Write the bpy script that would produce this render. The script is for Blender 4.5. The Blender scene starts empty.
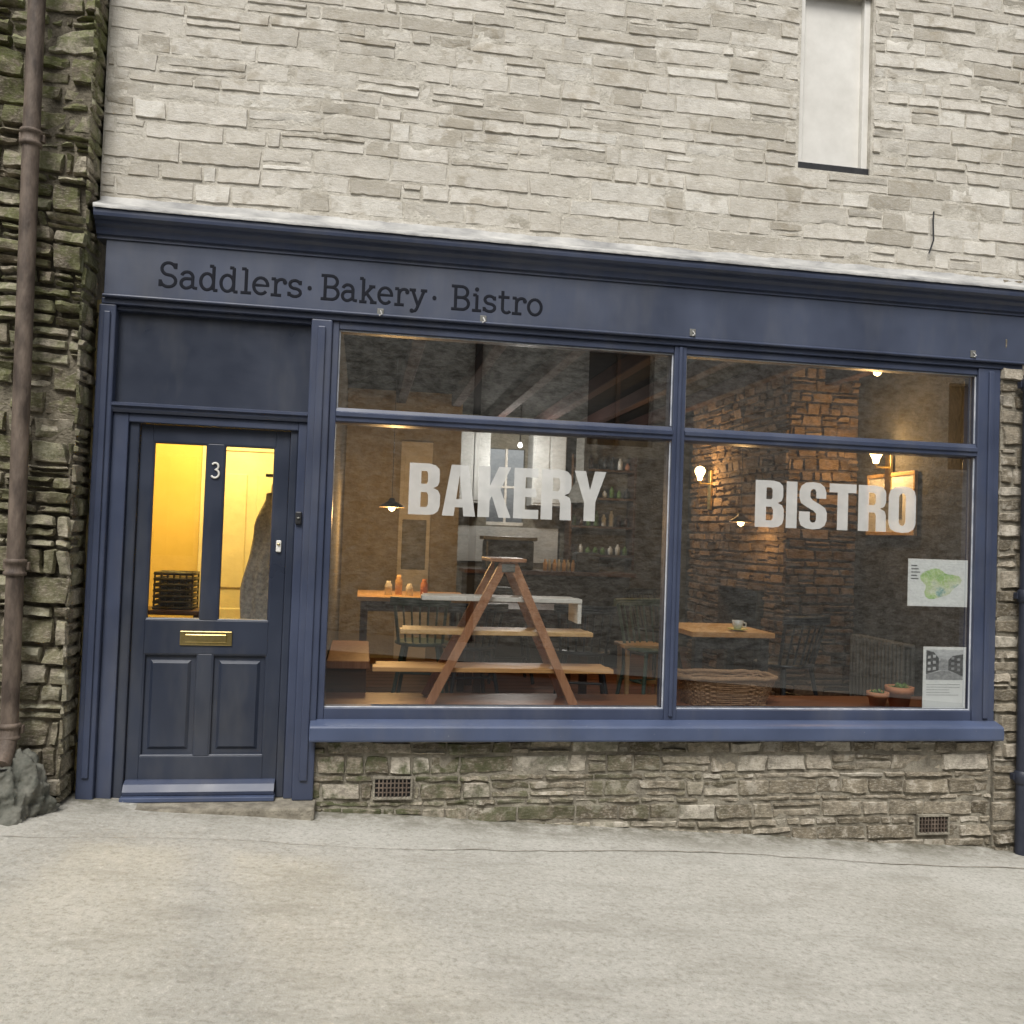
import bpy, bmesh, math, random
from mathutils import Vector, Matrix, noise, Euler
random.seed(7)
sc=bpy.context.scene
sc.view_settings.view_transform='Standard'
try: sc.view_settings.look='None'
except Exception: pass
sc.view_settings.exposure=0
col=sc.collection

# ------------------------------------------------------------------ materials
def newmat(name):
    m=bpy.data.materials.new(name); m.use_nodes=True
    nt=m.node_tree; nt.nodes.clear()
    out=nt.nodes.new('ShaderNodeOutputMaterial')
    return m,nt,out
def N(nt,typ,**kw):
    n=nt.nodes.new(typ)
    for k,v in kw.items():
        if k in n.inputs: n.inputs[k].default_value=v
        else: setattr(n,k,v)
    return n
def L(nt,a,b): nt.links.new(a,b)
def c4(c): return (c[0],c[1],c[2],1)
def mixc(nt,fac,a,b,mode='MIX'):
    m=nt.nodes.new('ShaderNodeMix'); m.data_type='RGBA'; m.blend_type=mode
    for sock,val in ((m.inputs[0],fac),(m.inputs[6],a),(m.inputs[7],b)):
        if hasattr(val,'links'): L(nt,val,sock)
        else: sock.default_value = val if not isinstance(val,tuple) else c4(val)
    return m.outputs[2]
def ramp(nt,fac,stops):
    r=nt.nodes.new('ShaderNodeValToRGB'); L(nt,fac,r.inputs[0])
    e=r.color_ramp.elements
    while len(e)<len(stops): e.new(.5)
    for i,(p,c) in enumerate(stops):
        e[i].position=p; e[i].color=c4(c) if isinstance(c,tuple) else (c,c,c,1)
    return r.outputs[0]
def coords(nt): return nt.nodes.new('ShaderNodeTexCoord').outputs['Object']
def noise_n(nt,vec,scale,detail=3,rough=.6,stretch=None):
    if stretch:
        mp=nt.nodes.new('ShaderNodeMapping'); L(nt,vec,mp.inputs[0]); mp.inputs['Scale'].default_value=stretch; vec=mp.outputs[0]
    n=nt.nodes.new('ShaderNodeTexNoise'); L(nt,vec,n.inputs['Vector'])
    n.inputs['Scale'].default_value=scale; n.inputs['Detail'].default_value=min(detail,4); n.inputs['Roughness'].default_value=rough
    return n.outputs[0]
def bump(nt,h,dist,strength=1,prev=None):
    b=nt.nodes.new('ShaderNodeBump'); L(nt,h,b.inputs['Height']); b.inputs['Distance'].default_value=dist; b.inputs['Strength'].default_value=strength
    if prev: L(nt,prev,b.inputs['Normal'])
    return b.outputs[0]
def finish(m,nt,out,colr,rough,nrm=None,metal=0,spec=.5):
    p=nt.nodes.new('ShaderNodeBsdfPrincipled')
    if hasattr(colr,'links'): L(nt,colr,p.inputs['Base Color'])
    else: p.inputs['Base Color'].default_value=c4(colr)
    if hasattr(rough,'links'): L(nt,rough,p.inputs['Roughness'])
    else: p.inputs['Roughness'].default_value=rough
    p.inputs['Metallic'].default_value=metal
    p.inputs['Specular IOR Level'].default_value=spec
    if nrm: L(nt,nrm,p.inputs['Normal'])
    L(nt,p.outputs[0],out.inputs[0]); return m
def mat_basic(name,c1,c2,scale=8,rough=.6,bd=.002,metal=0,stretch=None,fine=120,spec=.5,band=(.3,.7)):
    m,nt,out=newmat(name); v=coords(nt)
    n1=noise_n(nt,v,scale,4,.65,stretch)
    cc=ramp(nt,n1,[(band[0],c1),(band[1],c2)])
    nb=None
    if bd>=.001:
        nb=bump(nt,noise_n(nt,v,fine,2,.6,stretch),bd)
    return finish(m,nt,out,cc,rough,nb,metal,spec)
def mat_paint(name,c,wear=(.28,.29,.30),wearamt=.72,rough=.38):
    m,nt,out=newmat(name); v=coords(nt)
    n1=noise_n(nt,v,2.2,3,.6)
    a=tuple(x*.84 for x in c); b=tuple(x*1.2 for x in c)
    cc=ramp(nt,n1,[(.3,a),(.7,b)])
    n3=noise_n(nt,v,38,4,.75)
    wm=ramp(nt,n3,[(wearamt,0.0),(wearamt+.05,.5)])
    cc=mixc(nt,wm,cc,wear)
    g=noise_n(nt,v,3,4,.7,(1,1,.3)); gm=ramp(nt,g,[(.48,0.0),(.75,.22)])
    cc=mixc(nt,gm,cc,(.17,.165,.15))
    nb=bump(nt,noise_n(nt,v,24,2,.5,(.4,1,1)),.0005)
    rr=ramp(nt,n1,[(.3,rough-.08),(.7,rough+.12)])
    return finish(m,nt,out,cc,rr,nb)
def mat_stone(name,stops,mot=.35,bd=.006,moss=None,mossrange=None,rough=.9,dark=(.05,.045,.035),patch=None,spk=.45,mossamt=.8,mossthr=.44):
    m,nt,out=newmat(name); v=coords(nt)
    at=nt.nodes.new('ShaderNodeAttribute'); at.attribute_name='rnd'
    sep=nt.nodes.new('ShaderNodeSeparateColor'); L(nt,at.outputs['Color'],sep.inputs[0])
    cc=ramp(nt,sep.outputs[0],stops)
    n1=noise_n(nt,v,16,4,.8); mm=ramp(nt,n1,[(.38,mot),(.58,0.0)])
    cc=mixc(nt,mm,cc,dark)
    n4=noise_n(nt,v,60,4,.75,(.6,1,1.8)); m4=ramp(nt,n4,[(.50,0.0),(.70,spk)])
    cc=mixc(nt,m4,cc,tuple(min(.78,x*1.4) for x in stops[-1][1]))
    m5_=ramp(nt,n4,[(.30,spk),(.42,0.0)]); cc=mixc(nt,m5_,cc,tuple(x*.5 for x in stops[0][1]))
    if patch:
        n5=noise_n(nt,v,patch[1],4,.75); m5=ramp(nt,n5,[(patch[2],0.0),(patch[2]+.08,patch[3])])
        cc=mixc(nt,m5,cc,patch[0])
    if moss:
        sx=nt.nodes.new('ShaderNodeSeparateXYZ'); L(nt,v,sx.inputs[0])
        ax,lo,hi=mossrange
        mr=nt.nodes.new('ShaderNodeMapRange'); L(nt,sx.outputs[ax],mr.inputs[0])
        mr.inputs[1].default_value=lo; mr.inputs[2].default_value=hi; mr.inputs[3].default_value=1; mr.inputs[4].default_value=0
        n6=noise_n(nt,v,6,4,.75); m6=ramp(nt,n6,[(mossthr,0.0),(mossthr+.14,mossamt)])
        mu=nt.nodes.new('ShaderNodeMath'); mu.operation='MULTIPLY'; L(nt,mr.outputs[0],mu.inputs[0]); L(nt,m6,mu.inputs[1])
        cc=mixc(nt,mu.outputs[0],cc,moss)
    nb=bump(nt,noise_n(nt,v,42,4,.85,(.7,1,1.5)),bd)
    return finish(m,nt,out,cc,rough,nb,0,.2)
def mat_wood(name,c1,c2,axis='X',rough=.45):
    st={'X':(.6,8,8),'Y':(8,.6,8),'Z':(8,8,.6)}[axis]
    m,nt,out=newmat(name); v=coords(nt)
    n1=noise_n(nt,v,4,4,.7,st); cc=ramp(nt,n1,[(.3,c1),(.68,c2)])
    return finish(m,nt,out,cc,rough)
def mat_emit(name,c,s):
    m,nt,out=newmat(name); e=N(nt,'ShaderNodeEmission'); e.inputs[0].default_value=c4(c); e.inputs[1].default_value=s
    L(nt,e.outputs[0],out.inputs[0]); return m

BLUE=mat_paint('blue_gloss_paint',(.043,.055,.096))
BLUE_D=mat_paint('dark_blue_door_paint',(.026,.033,.053),rough=.34,wearamt=.8)
BLUE_F=mat_paint('fascia_paint',(.050,.062,.099),wearamt=.70,rough=.42)  # lighter copy of the blue, reflected light put into the colour
BLUE_S=mat_paint('sill_paint',(.060,.080,.142),wearamt=.66,rough=.4)
LETTER=mat_basic('sign_black',(.006,.007,.012),(.009,.011,.018),8,.75,0,spec=.2)
LEAD=mat_basic('weathered_lead',(.20,.20,.20),(.56,.55,.52),7,.65,.004,0,(.5,1,1),60)
LIT_BEAD=mat_basic('pale_bead',(.26,.29,.34),(.5,.52,.55),12,.6,0)
WHITE=mat_basic('white_paint',(.62,.60,.55),(.75,.73,.68),5,.5,0)
CREAM=mat_basic('cream_wall',(.62,.50,.22),(.70,.57,.27),3,.8,0)
BRASS=mat_basic('brass',(.55,.42,.16),(.75,.6,.28),20,.3,0,1)
IRON=mat_basic('black_iron',(.012,.012,.014),(.03,.03,.032),20,.45,0)
DARK=mat_basic('dark_interior_paint',(.02,.021,.024),(.035,.036,.04),3,.6,0)
RUST=mat_basic('rusty_pipe',(.05,.035,.026),(.17,.13,.10),11,.7,.003,0,(1,1,.35),band=(.35,.62))
BPIPE=mat_basic('navy_pipe',(.012,.016,.03),(.03,.034,.05),9,.5,.001)
TERRA=mat_basic('terracotta',(.36,.14,.06),(.52,.23,.12),14,.85,0)
LEAFM=mat_basic('succulent_leaf',(.07,.14,.03),(.16,.26,.07),30,.6,0)
WICK=mat_basic('wicker',(.18,.10,.05),(.36,.22,.12),60,.7,0)
PINE=mat_wood('pine',(.52,.31,.12),(.68,.45,.21),'X')
PINE_D=mat_wood('stained_plank',(.46,.23,.08),(.64,.37,.15),'X')
LADW=mat_wood('ladder_wood',(.30,.13,.06),(.50,.25,.13),'Z')
FLOORW=mat_wood('floor_boards',(.13,.05,.025),(.26,.11,.055),'X',.35)
DWOOD=mat_wood('dark_wood',(.04,.018,.01),(.10,.045,.02),'X',.4)
BEAM=mat_wood('beam_wood',(.025,.010,.008),(.05,.022,.018),'Y',.9)
CHG=mat_basic('green_chair_paint',(.06,.12,.10),(.1,.17,.14),10,.5,0)
CHB=mat_basic('black_chair_paint',(.012,.016,.022),(.03,.034,.04),10,.35,0)
RADM=mat_basic('radiator_grey',(.13,.13,.12),(.2,.2,.18),10,.45,0)
PAPER=mat_basic('paper',(.76,.76,.74),(.82,.82,.80),4,.7,0)
INK=mat_basic('ink',(.04,.04,.045),(.12,.12,.12),60,.7,0)
MIDG=mat_basic('print_grey',(.22,.22,.22),(.42,.42,.42),40,.7,0)
LTG=mat_basic('print_light_grey',(.45,.45,.45),(.6,.6,.6),30,.7,0)
FIGURE_COAT=mat_basic('reflected_figure_grey',(.10,.10,.10),(.30,.285,.26),45,.95,.003)
CERAM=mat_basic('ceramic',(.7,.7,.66),(.8,.8,.76),5,.2,0)
CERG=mat_basic('yellow_green_ceramic',(.5,.52,.1),(.6,.62,.15),5,.3,0)
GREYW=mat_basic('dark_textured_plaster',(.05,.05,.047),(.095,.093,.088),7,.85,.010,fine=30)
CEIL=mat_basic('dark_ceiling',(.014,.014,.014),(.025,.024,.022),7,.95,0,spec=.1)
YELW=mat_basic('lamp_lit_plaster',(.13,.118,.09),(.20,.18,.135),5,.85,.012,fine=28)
OCHRE=mat_basic('ochre_plaster',(.30,.26,.17),(.42,.37,.25),8,.85,.012,fine=28)
KITC=mat_basic('kitchen_cabinet_paint',(.42,.43,.42),(.52,.53,.52),6,.6,0)
BULB=mat_emit('bulb_glow',(1,.66,.28),14)
SHADEM=mat_basic('pendant_shade',(.05,.035,.02),(.09,.06,.03),10,.4,0)
CHIMN=mat_stone('interior_rubble',[(0,(.10,.072,.052)),(.5,(.20,.14,.10)),(1,(.31,.23,.165))],.5)

def mat_glass(name,base):
    m,nt,out=newmat(name)
    t=N(nt,'ShaderNodeBsdfTransparent'); t.inputs[0].default_value=(.95,.97,.97,1)
    g=N(nt,'ShaderNodeBsdfGlossy'); g.inputs['Roughness'].default_value=.004
    g.inputs[0].default_value=(.95,.96,.95,1)
    lw=N(nt,'ShaderNodeLayerWeight'); lw.inputs[0].default_value=.5
    pw=N(nt,'ShaderNodeMath'); pw.operation='POWER'; L(nt,lw.outputs['Facing'],pw.inputs[0]); pw.inputs[1].default_value=4
    mu=N(nt,'ShaderNodeMath'); mu.operation='MULTIPLY_ADD'; L(nt,pw.outputs[0],mu.inputs[0]); mu.inputs[1].default_value=.5; mu.inputs[2].default_value=base
    mx=N(nt,'ShaderNodeMixShader'); L(nt,mu.outputs[0],mx.inputs[0]); L(nt,t.outputs[0],mx.inputs[1]); L(nt,g.outputs[0],mx.inputs[2])
    L(nt,mx.outputs[0],out.inputs[0]); return m
GLASS=mat_glass('shop_window_glass',.34)
GLASSD=mat_glass('door_glass',.09)
def mat_vinyl():
    m,nt,out=newmat('frosted_vinyl')
    t=N(nt,'ShaderNodeBsdfTransparent'); d=N(nt,'ShaderNodeBsdfDiffuse')
    v=coords(nt); n=noise_n(nt,v,9,3,.6); c=ramp(nt,n,[(.3,(.52,.52,.50)),(.7,(.62,.62,.60))]); L(nt,c,d.inputs[0])
    mx=N(nt,'ShaderNodeMixShader'); mx.inputs[0].default_value=.78; L(nt,t.outputs[0],mx.inputs[1]); L(nt,d.outputs[0],mx.inputs[2])
    L(nt,mx.outputs[0],out.inputs[0]); return m
VINYL=mat_vinyl()

# ------------------------------------------------------------------ geometry helpers
def group(name,parent=None):
    e=bpy.data.objects.new(name,None); col.objects.link(e); e.empty_display_size=.2
    if parent: e.parent=parent
    return e
def mesh_obj(name,verts,faces,mat,parent=None,smooth=False):
    me=bpy.data.meshes.new(name); me.from_pydata([tuple(v) for v in verts],[],faces); me.update()
    o=bpy.data.objects.new(name,me); col.objects.link(o)
    if mat: me.materials.append(mat)
    if parent: o.parent=parent
    if smooth:
        for p in me.polygons: p.use_smooth=True
    return o
def fixn(o):
    bm=bmesh.new(); bm.from_mesh(o.data); bmesh.ops.recalc_face_normals(bm,faces=bm.faces); bm.to_mesh(o.data); bm.free()
def bev(o,w,seg=2):
    if w:
        b=o.modifiers.new('bevel','BEVEL'); b.width=w; b.segments=seg; b.limit_method='ANGLE'
    return o
def box(name,parent,x0,x1,y0,y1,z0,z1,mat,bw=.004):
    vs=[(x,y,z) for x in (x0,x1) for y in (y0,y1) for z in (z0,z1)]
    fs=[(0,1,3,2),(4,6,7,5),(0,4,5,1),(2,3,7,6),(0,2,6,4),(1,5,7,3)]
    return bev(mesh_obj(name,vs,fs,mat,parent),bw)
def beam(name,parent,p1,p2,w,d,mat,bw=.003,up=(0,1,0)):
    p1=Vector(p1);p2=Vector(p2);z=(p2-p1).normalized();u=Vector(up);x=z.cross(u).normalized();y=z.cross(x)
    vs=[]
    for p in (p1,p2):
        for a,b in ((-1,-1),(1,-1),(1,1),(-1,1)): vs.append(p+x*a*w/2+y*b*d/2)
    fs=[(3,2,1,0),(4,5,6,7),(0,1,5,4),(1,2,6,5),(2,3,7,6),(3,0,4,7)]
    o=mesh_obj(name,vs,fs,mat,parent); fixn(o); return bev(o,bw)
def tube(name,parent,pts,r,mat,cyc=False,res=4):
    cu=bpy.data.curves.new(name,'CURVE'); cu.dimensions='3D'; cu.bevel_depth=r; cu.bevel_resolution=res; cu.use_fill_caps=True
    s=cu.splines.new('POLY'); s.points.add(len(pts)-1)
    for i,p in enumerate(pts): s.points[i].co=(p[0],p[1],p[2],1)
    s.use_cyclic_u=cyc
    o=bpy.data.objects.new(name,cu); col.objects.link(o); cu.materials.append(mat)
    if parent: o.parent=parent
    return o
def lathe(name,parent,c,prof,mat,seg=24,smooth=True):
    vs=[];fs=[]
    for r,z in prof:
        for i in range(seg):
            a=2*math.pi*i/seg; vs.append((c[0]+r*math.cos(a),c[1]+r*math.sin(a),c[2]+z))
    for j in range(len(prof)-1):
        for i in range(seg):
            fs.append((j*seg+i,j*seg+(i+1)%seg,(j+1)*seg+(i+1)%seg,(j+1)*seg+i))
    o=mesh_obj(name,vs,fs,mat,parent,smooth); return o
def extrude_x(name,parent,prof,x0,x1,mat,n=1,bw=0):
    vs=[];k=len(prof)
    for i in range(n+1):
        x=x0+(x1-x0)*i/n
        for y,z in prof: vs.append((x,y,z))
    fs=[]
    for i in range(n):
        for j in range(k): fs.append((i*k+j,i*k+(j+1)%k,(i+1)*k+(j+1)%k,(i+1)*k+j))
    fs.append(tuple(range(k))[::-1]); fs.append(tuple(n*k+j for j in range(k)))
    o=mesh_obj(name,vs,fs,mat,parent); fixn(o); return bev(o,bw)

def stones(name,parent,s0,s1,t0,t1,place,mat,rowh,ln,gap=.008,relief=.015,bv=.006,wob=.01,holes=(),seed=1,hj=.35,rug=.5,split=.22,grid=.035,sharp=32):
    rnd=random.Random(seed); vs=[];fs=[];cols=[]
    t=t0
    while t<t1:
        h=rnd.uniform(*rowh)
        for hh in holes:
            for lv in (hh[2],hh[3]):
                if t<lv<t+h and lv-t>.03: h=lv-t
        s=s0-rnd.uniform(0,ln[1])*.6
        while s<s1:
            w=rnd.uniform(*ln)*(1 if rnd.random()>.2 else .5)
            segs=[(max(s,s0),min(s+w,s1))]
            for hx0,hx1,hz0,hz1 in holes:
                if t+h>hz0+.025 and t<hz1-.025:
                    ns=[]
                    for a,b in segs:
                        if b<=hx0 or a>=hx1: ns.append((a,b)); continue
                        if a<hx0: ns.append((a,hx0))
                        if b>hx1: ns.append((hx1,b))
                    segs=ns
            for a,b in segs:
                if b-a>gap*3:
                    sub=[(t,t+h)]
                    if h>rowh[0]*1.4 and rnd.random()<split: q=rnd.uniform(.35,.65); sub=[(t,t+h*q),(t+h*q,t+h)]
                    for (ta,tb) in sub:
                        x0,x1=a+gap/2,b-gap/2; y0,y1=ta+gap/2,tb-gap/2
                        y0+=rnd.uniform(0,hj*gap*2); y1-=rnd.uniform(0,hj*gap*2)
                        W=x1-x0;H=y1-y0
                        nx=max(2,int(W/grid)); ny=max(2,int(H/grid))
                        e=min(bv,W*.3); f=min(bv,H*.3)
                        gx=[0]+[e+(W-2*e)*i/nx for i in range(nx+1)]+[W]
                        gy=[0]+[f+(H-2*f)*i/ny for i in range(ny+1)]+[H]
                        base=len(vs); r=rnd.random(); r2=rnd.random(); dd=relief*rnd.uniform(.4,1.4)
                        tx=rnd.uniform(-.35,.35)*relief; ty=rnd.uniform(-.5,.5)*relief
                        off=rnd.uniform(0,100)
                        skl=rnd.uniform(-.014,.014); skr=rnd.uniform(-.014,.014)
                        for j,gyv in enumerate(gy):
                            for i,gxv in enumerate(gx):
                                ed=(i in (0,len(gx)-1)) or (j in (0,len(gy)-1))
                                cr=(i in (0,len(gx)-1)) and (j in (0,len(gy)-1))
                                fx=gxv/W; fy=gyv/H
                                S=x0+gxv+(skl*(1-fx)+skr*fx)*(fy-.5)*.8;T=y0+gyv
                                q=Vector((S*7,T*7,off))
                                k=.8*gap
                                S+=noise.noise(q*3.3)*k; T+=noise.noise(q*3.1+Vector((9,3,1)))*k
                                if cr: S+=(1 if i==0 else -1)*bv*.4; T+=(1 if j==0 else -1)*bv*.4
                                T+=wob*noise.noise(Vector((S*1.3,T*1.3,seed*3.1)))*2; S+=wob*noise.noise(Vector((S*1.7,T*1.7,seed*5.1+8)))
                                if ed: d=-.004
                                else:
                                    d=dd+tx*(fx-.5)*2+ty*(fy-.5)*2+noise.noise(Vector((S*12,T*20,off)))*relief*rug+noise.noise(Vector((S*38,T*55,off)))*relief*rug*.6
                                vs.append(place(S,T,d)); cols.append((r,r2,0,1))
                        k=len(gx)
                        for j in range(len(gy)-1):
                            for i in range(k-1):
                                fs.append((base+j*k+i,base+j*k+i+1,base+(j+1)*k+i+1,base+(j+1)*k+i))
            s+=w
        t+=h
    o=mesh_obj(name,vs,fs,mat,parent,True)
    ca=o.data.color_attributes.new('rnd','FLOAT_COLOR','POINT')
    flat=[x for c in cols for x in c]; ca.data.foreach_set('color',flat)
    try: o.data.set_sharp_from_angle(angle=math.radians(sharp))
    except Exception: pass
    return o

def gz(x): 
    x=max(-9,min(12,x)); return -.07-.07*(x+.2)

# ------------------------------------------------------------------ stone materials
UPST=mat_stone('whitewashed_stone',[(0,(.42,.385,.32)),(.25,(.54,.505,.435)),(.8,(.64,.605,.535)),(1,(.70,.67,.60))],.30,.005,dark=(.32,.28,.21),patch=((.33,.285,.21),3.4,.56,.55),spk=.3)
UPMO=mat_basic('lime_mortar',(.36,.33,.27),(.64,.605,.53),11,.9,.006,fine=70)
LOWST=mat_stone('lower_stone',[(0,(.15,.125,.088)),(.4,(.26,.222,.162)),(.8,(.39,.34,.265)),(1,(.52,.475,.395))],.5,.007,moss=(.075,.083,.038),mossrange=(0,.4,2.6),patch=((.54,.50,.43),8,.55,.5),mossamt=.9)
LOWMO=mat_basic('old_mortar',(.12,.105,.08),(.34,.31,.245),12,.95,.008,fine=70)
LEFTST=mat_stone('mossy_rubble',[(0,(.12,.10,.075)),(.4,(.24,.205,.15)),(.8,(.37,.33,.255)),(1,(.50,.45,.36))],.6,.010,moss=(.12,.145,.035),mossrange=(2,6.0,-1.2),dark=(.05,.042,.028),patch=((.54,.50,.42),6,.57,.45),mossamt=.9,mossthr=.41)
LEFTMO=mat_basic('dirty_mortar',(.07,.06,.04),(.24,.21,.155),12,.95,.012,fine=50)
def mat_concrete():
    m,nt,out=newmat('pale_concrete'); v=coords(nt)
    n1=noise_n(nt,v,1.2,4,.65); cc=ramp(nt,n1,[(.3,(.39,.375,.33)),(.7,(.49,.475,.43))])
    n2=noise_n(nt,v,38,4,.85); cc=mixc(nt,ramp(nt,n2,[(.36,.5),(.50,0.0)]),cc,(.20,.19,.155))
    cc=mixc(nt,ramp(nt,n2,[(.56,0.0),(.66,.5)]),cc,(.63,.61,.56))
    n3=noise_n(nt,v,4,4,.75,(.5,1.6,1)); cc=mixc(nt,ramp(nt,n3,[(.50,0.0),(.68,.45)]),cc,(.27,.255,.215))
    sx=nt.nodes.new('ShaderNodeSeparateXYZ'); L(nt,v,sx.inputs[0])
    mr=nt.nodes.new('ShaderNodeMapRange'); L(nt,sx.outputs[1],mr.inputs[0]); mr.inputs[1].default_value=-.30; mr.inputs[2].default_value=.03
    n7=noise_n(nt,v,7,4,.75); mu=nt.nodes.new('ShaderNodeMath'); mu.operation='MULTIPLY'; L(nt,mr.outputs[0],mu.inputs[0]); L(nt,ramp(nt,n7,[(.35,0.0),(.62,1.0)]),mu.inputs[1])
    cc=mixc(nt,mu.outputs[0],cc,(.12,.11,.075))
    nb=bump(nt,n2,.006)
    return finish(m,nt,out,cc,.85,nb,0,.3)
CONC=mat_concrete()
ASPH=mat_basic('worn_asphalt',(.05,.05,.05),(.075,.075,.072),3,.9,.006,fine=90)
RENDERM=mat_basic('grey_roughcast',(.24,.235,.215),(.60,.59,.54),9,.95,.06,fine=13,band=(.34,.64),stretch=(.7,1,1.3))
ROCKM=mat_basic('boulder_rock',(.04,.045,.035),(.19,.185,.155),8,.9,.03,fine=14)

# ------------------------------------------------------------------ ground
def sheet(name,x0,x1,y0,y1,dz,mat,nx=40,ny=4,amp=0):
    vs=[];fs=[]
    for j in range(ny+1):
        for i in range(nx+1):
            x=x0+(x1-x0)*i/nx;y=y0+(y1-y0)*j/ny
            vs.append((x,y,gz(x)+dz+amp*noise.noise(Vector((x*1.5,y*1.5,3)))))
    for j in range(ny):
        for i in range(nx):
            a=j*(nx+1)+i; fs.append((a,a+1,a+nx+2,a+nx+1))
    return mesh_obj(name,vs,fs,mat,None,True)
ground=sheet('ground',-300,300,-300,300,-.16,ASPH,600,6)
road=sheet('road',-60,60,-6.6,-2.75,-.13,ASPH,120,4)
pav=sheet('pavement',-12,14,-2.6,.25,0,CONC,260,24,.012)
kerb=sheet('kerb',-12,14,-2.75,-2.6,-.001,CONC,120,1)
so=kerb.modifiers.new('s','SOLIDIFY'); so.thickness=.14; so.offset=-1
pav2=sheet('pavement',-12,14,-8.9,-6.6,0,CONC,120,4)
def crack(pts,wd,seed):
    vs=[];fs=[];n=90
    for i in range(n+1):
        f=i/n*(len(pts)-1); k=min(int(f),len(pts)-2); u=f-k
        x=pts[k][0]*(1-u)+pts[k+1][0]*u; y=pts[k][1]*(1-u)+pts[k+1][1]*u
        y+=.03*noise.noise(Vector((x*4,seed,0)))+.012*noise.noise(Vector((x*19,seed,0)))
        w=wd*(.4+1.1*abs(noise.noise(Vector((x*9,seed,5)))))
        for s_ in (-1,1):
            yy=y+s_*w; vs.append((x,yy,gz(x)+.0035+.012*noise.noise(Vector((x*1.5,yy*1.5,3)))))
        if i: fs.append((2*i-2,2*i,2*i+1,2*i-1))
    return mesh_obj('pavement_crack',vs,fs,LOWMO,pav)
crack([(.35,-.52),(1.9,-.33),(3.2,-.36),(5,-.3)],.006,1)
crack([(-1.6,-.62),(-.6,-.5),(.35,-.54)],.003,2)

# ------------------------------------------------------------------ shop building
B=group('stone_shop_building')
def fr(y0): return lambda s,t,d:(s,y0-d,t)
stones('upper_wall_stones',B,-1.44,4.6,3.12,6.0,fr(.02),UPST,(.06,.125),(.13,.48),.007,.0065,.005,.009,((2.49,2.98,3.735,4.86),),seed=3,split=.16,rug=.9)
box('upper_wall_mortar',B,-1.44,2.5,.0185,.3,3.05,6.0,UPMO,0)
box('upper_wall_mortar_right',B,2.97,7,.0185,.3,3.05,6.0,UPMO,0)
box('upper_wall_mortar_below',B,2.5,2.97,.0185,.3,3.05,3.735,UPMO,0)
box('upper_wall_mortar_above',B,2.5,2.97,.0185,.3,4.85,6.0,UPMO,0)
stones('upper_wall_stones_right',B,4.6,7,-1,6.0,fr(.02),LOWST,(.055,.10),(.14,.40),.010,.010,.006,.010,seed=33)
box('wall_right_mortar',B,4.6,7,.02,.3,-1,3.05,LOWMO,0)
# upper window
box('upper_window_frame_bottom',B,2.5,2.97,.03,.16,3.735,3.78,IRON,.004)
box('upper_window_frame_left',B,2.5,2.54,.05,.16,3.78,4.85,WHITE,.004)
box('upper_window_frame_right',B,2.93,2.97,.05,.16,3.78,4.85,WHITE,.004)
box('upper_window_blind',B,2.54,2.93,.09,.10,3.78,4.85,WHITE,0)
# lower wall
vh=((.105,.336,-.019,.119),(3.37,3.60,-.269,-.135))
stones('lower_wall_stones',B,-.25,3.88,-.62,.36,fr(.03),LOWST,(.045,.11),(.10,.34),.009,.015,.005,.008,vh,seed=5,rug=.9)
box('lower_wall_mortar',B,-.25,3.88,.028,.3,-.7,.36,LOWMO,0)
stones('right_pier_stones',B,3.87,4.6,-.7,3.12,fr(.0),LOWST,(.06,.14),(.16,.36),.012,.018,.006,.010,seed=9)
box('right_pier_mortar',B,3.88,4.62,-.001,.3,-.7,3.1,LOWMO,0)
box('wall_under_door',B,-1.42,-.25,.03,.3,-.6,-.03,LOWMO,0)
for i,(x0,x1,z0,z1) in enumerate(((.112,.329,-.012,.112),(3.377,3.593,-.262,-.142))):
    v=group('air_vent_%d'%i,B)
    box('frame_top',v,x0,x1,.0,.04,z1-.012,z1,LOWMO,.002); box('frame_bottom',v,x0,x1,.0,.04,z0,z0+.012,LOWMO,.002)
    box('frame_l',v,x0,x0+.012,.001,.04,z0+.012,z1-.012,LOWMO,.002); box('frame_r',v,x1-.012,x1,.001,.04,z0+.012,z1-.012,LOWMO,.002)
    box('back',v,x0+.012,x1-.012,.024,.029,z0+.012,z1-.012,IRON,0)
    k=9
    for q in range(1,k):
        x=x0+.012+(x1-x0-.024)*q/k; box('bar',v,x-.004,x+.004,.006,.02,z0+.012,z1-.012,RUST,.001)
    for q in range(1,4):
        z=z0+.012+(z1-z0-.024)*q/4; box('crossbar',v,x0+.012,x1-.012,.009,.018,z-.003,z+.003,RUST,.001)
ds=box('doorstep',B,-1.43,-.19,-.14,.2,-.13,-.008,LOWMO,.012)
mesh_obj('slate_roof',[(-1.6,-.25,5.9),(7.2,-.25,5.9),(7.2,4,8.2),(-1.6,4,8.2)],[(0,1,2,3)],DARK,B)

# --- timber shopfront
S=B
box('left_pilaster',S,-1.412,-1.325,-.005,.2,-.008,2.60,BLUE,.008)
box('left_pilaster_bead',S,-1.385,-1.35,-.018,-.004,.12,2.56,BLUE,.006)
box('mid_pilaster',S,-.318,-.205,-.012,.2,-.008,2.60,BLUE,.008)
box('mid_pilaster_bead',S,-.282,-.24,-.026,-.011,.1,2.56,BLUE,.006)
box('panel_top_rail',S,-1.325,-.318,.02,.12,2.575,2.60,BLUE,.004)
box('fan_panel',S,-1.325,-.318,.055,.1,2.085,2.575,BLUE_D,0)
extrude_x('panel_rail',S,[(.12,2.035),(.015,2.035),(.005,2.05),(.005,2.062),(-.01,2.068),(-.01,2.082),(.03,2.09),(.12,2.09)],-1.325,-.318,BLUE)
box('door_frame_left',S,-1.325,-1.245,.03,.16,-.008,2.035,BLUE,.005)
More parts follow.
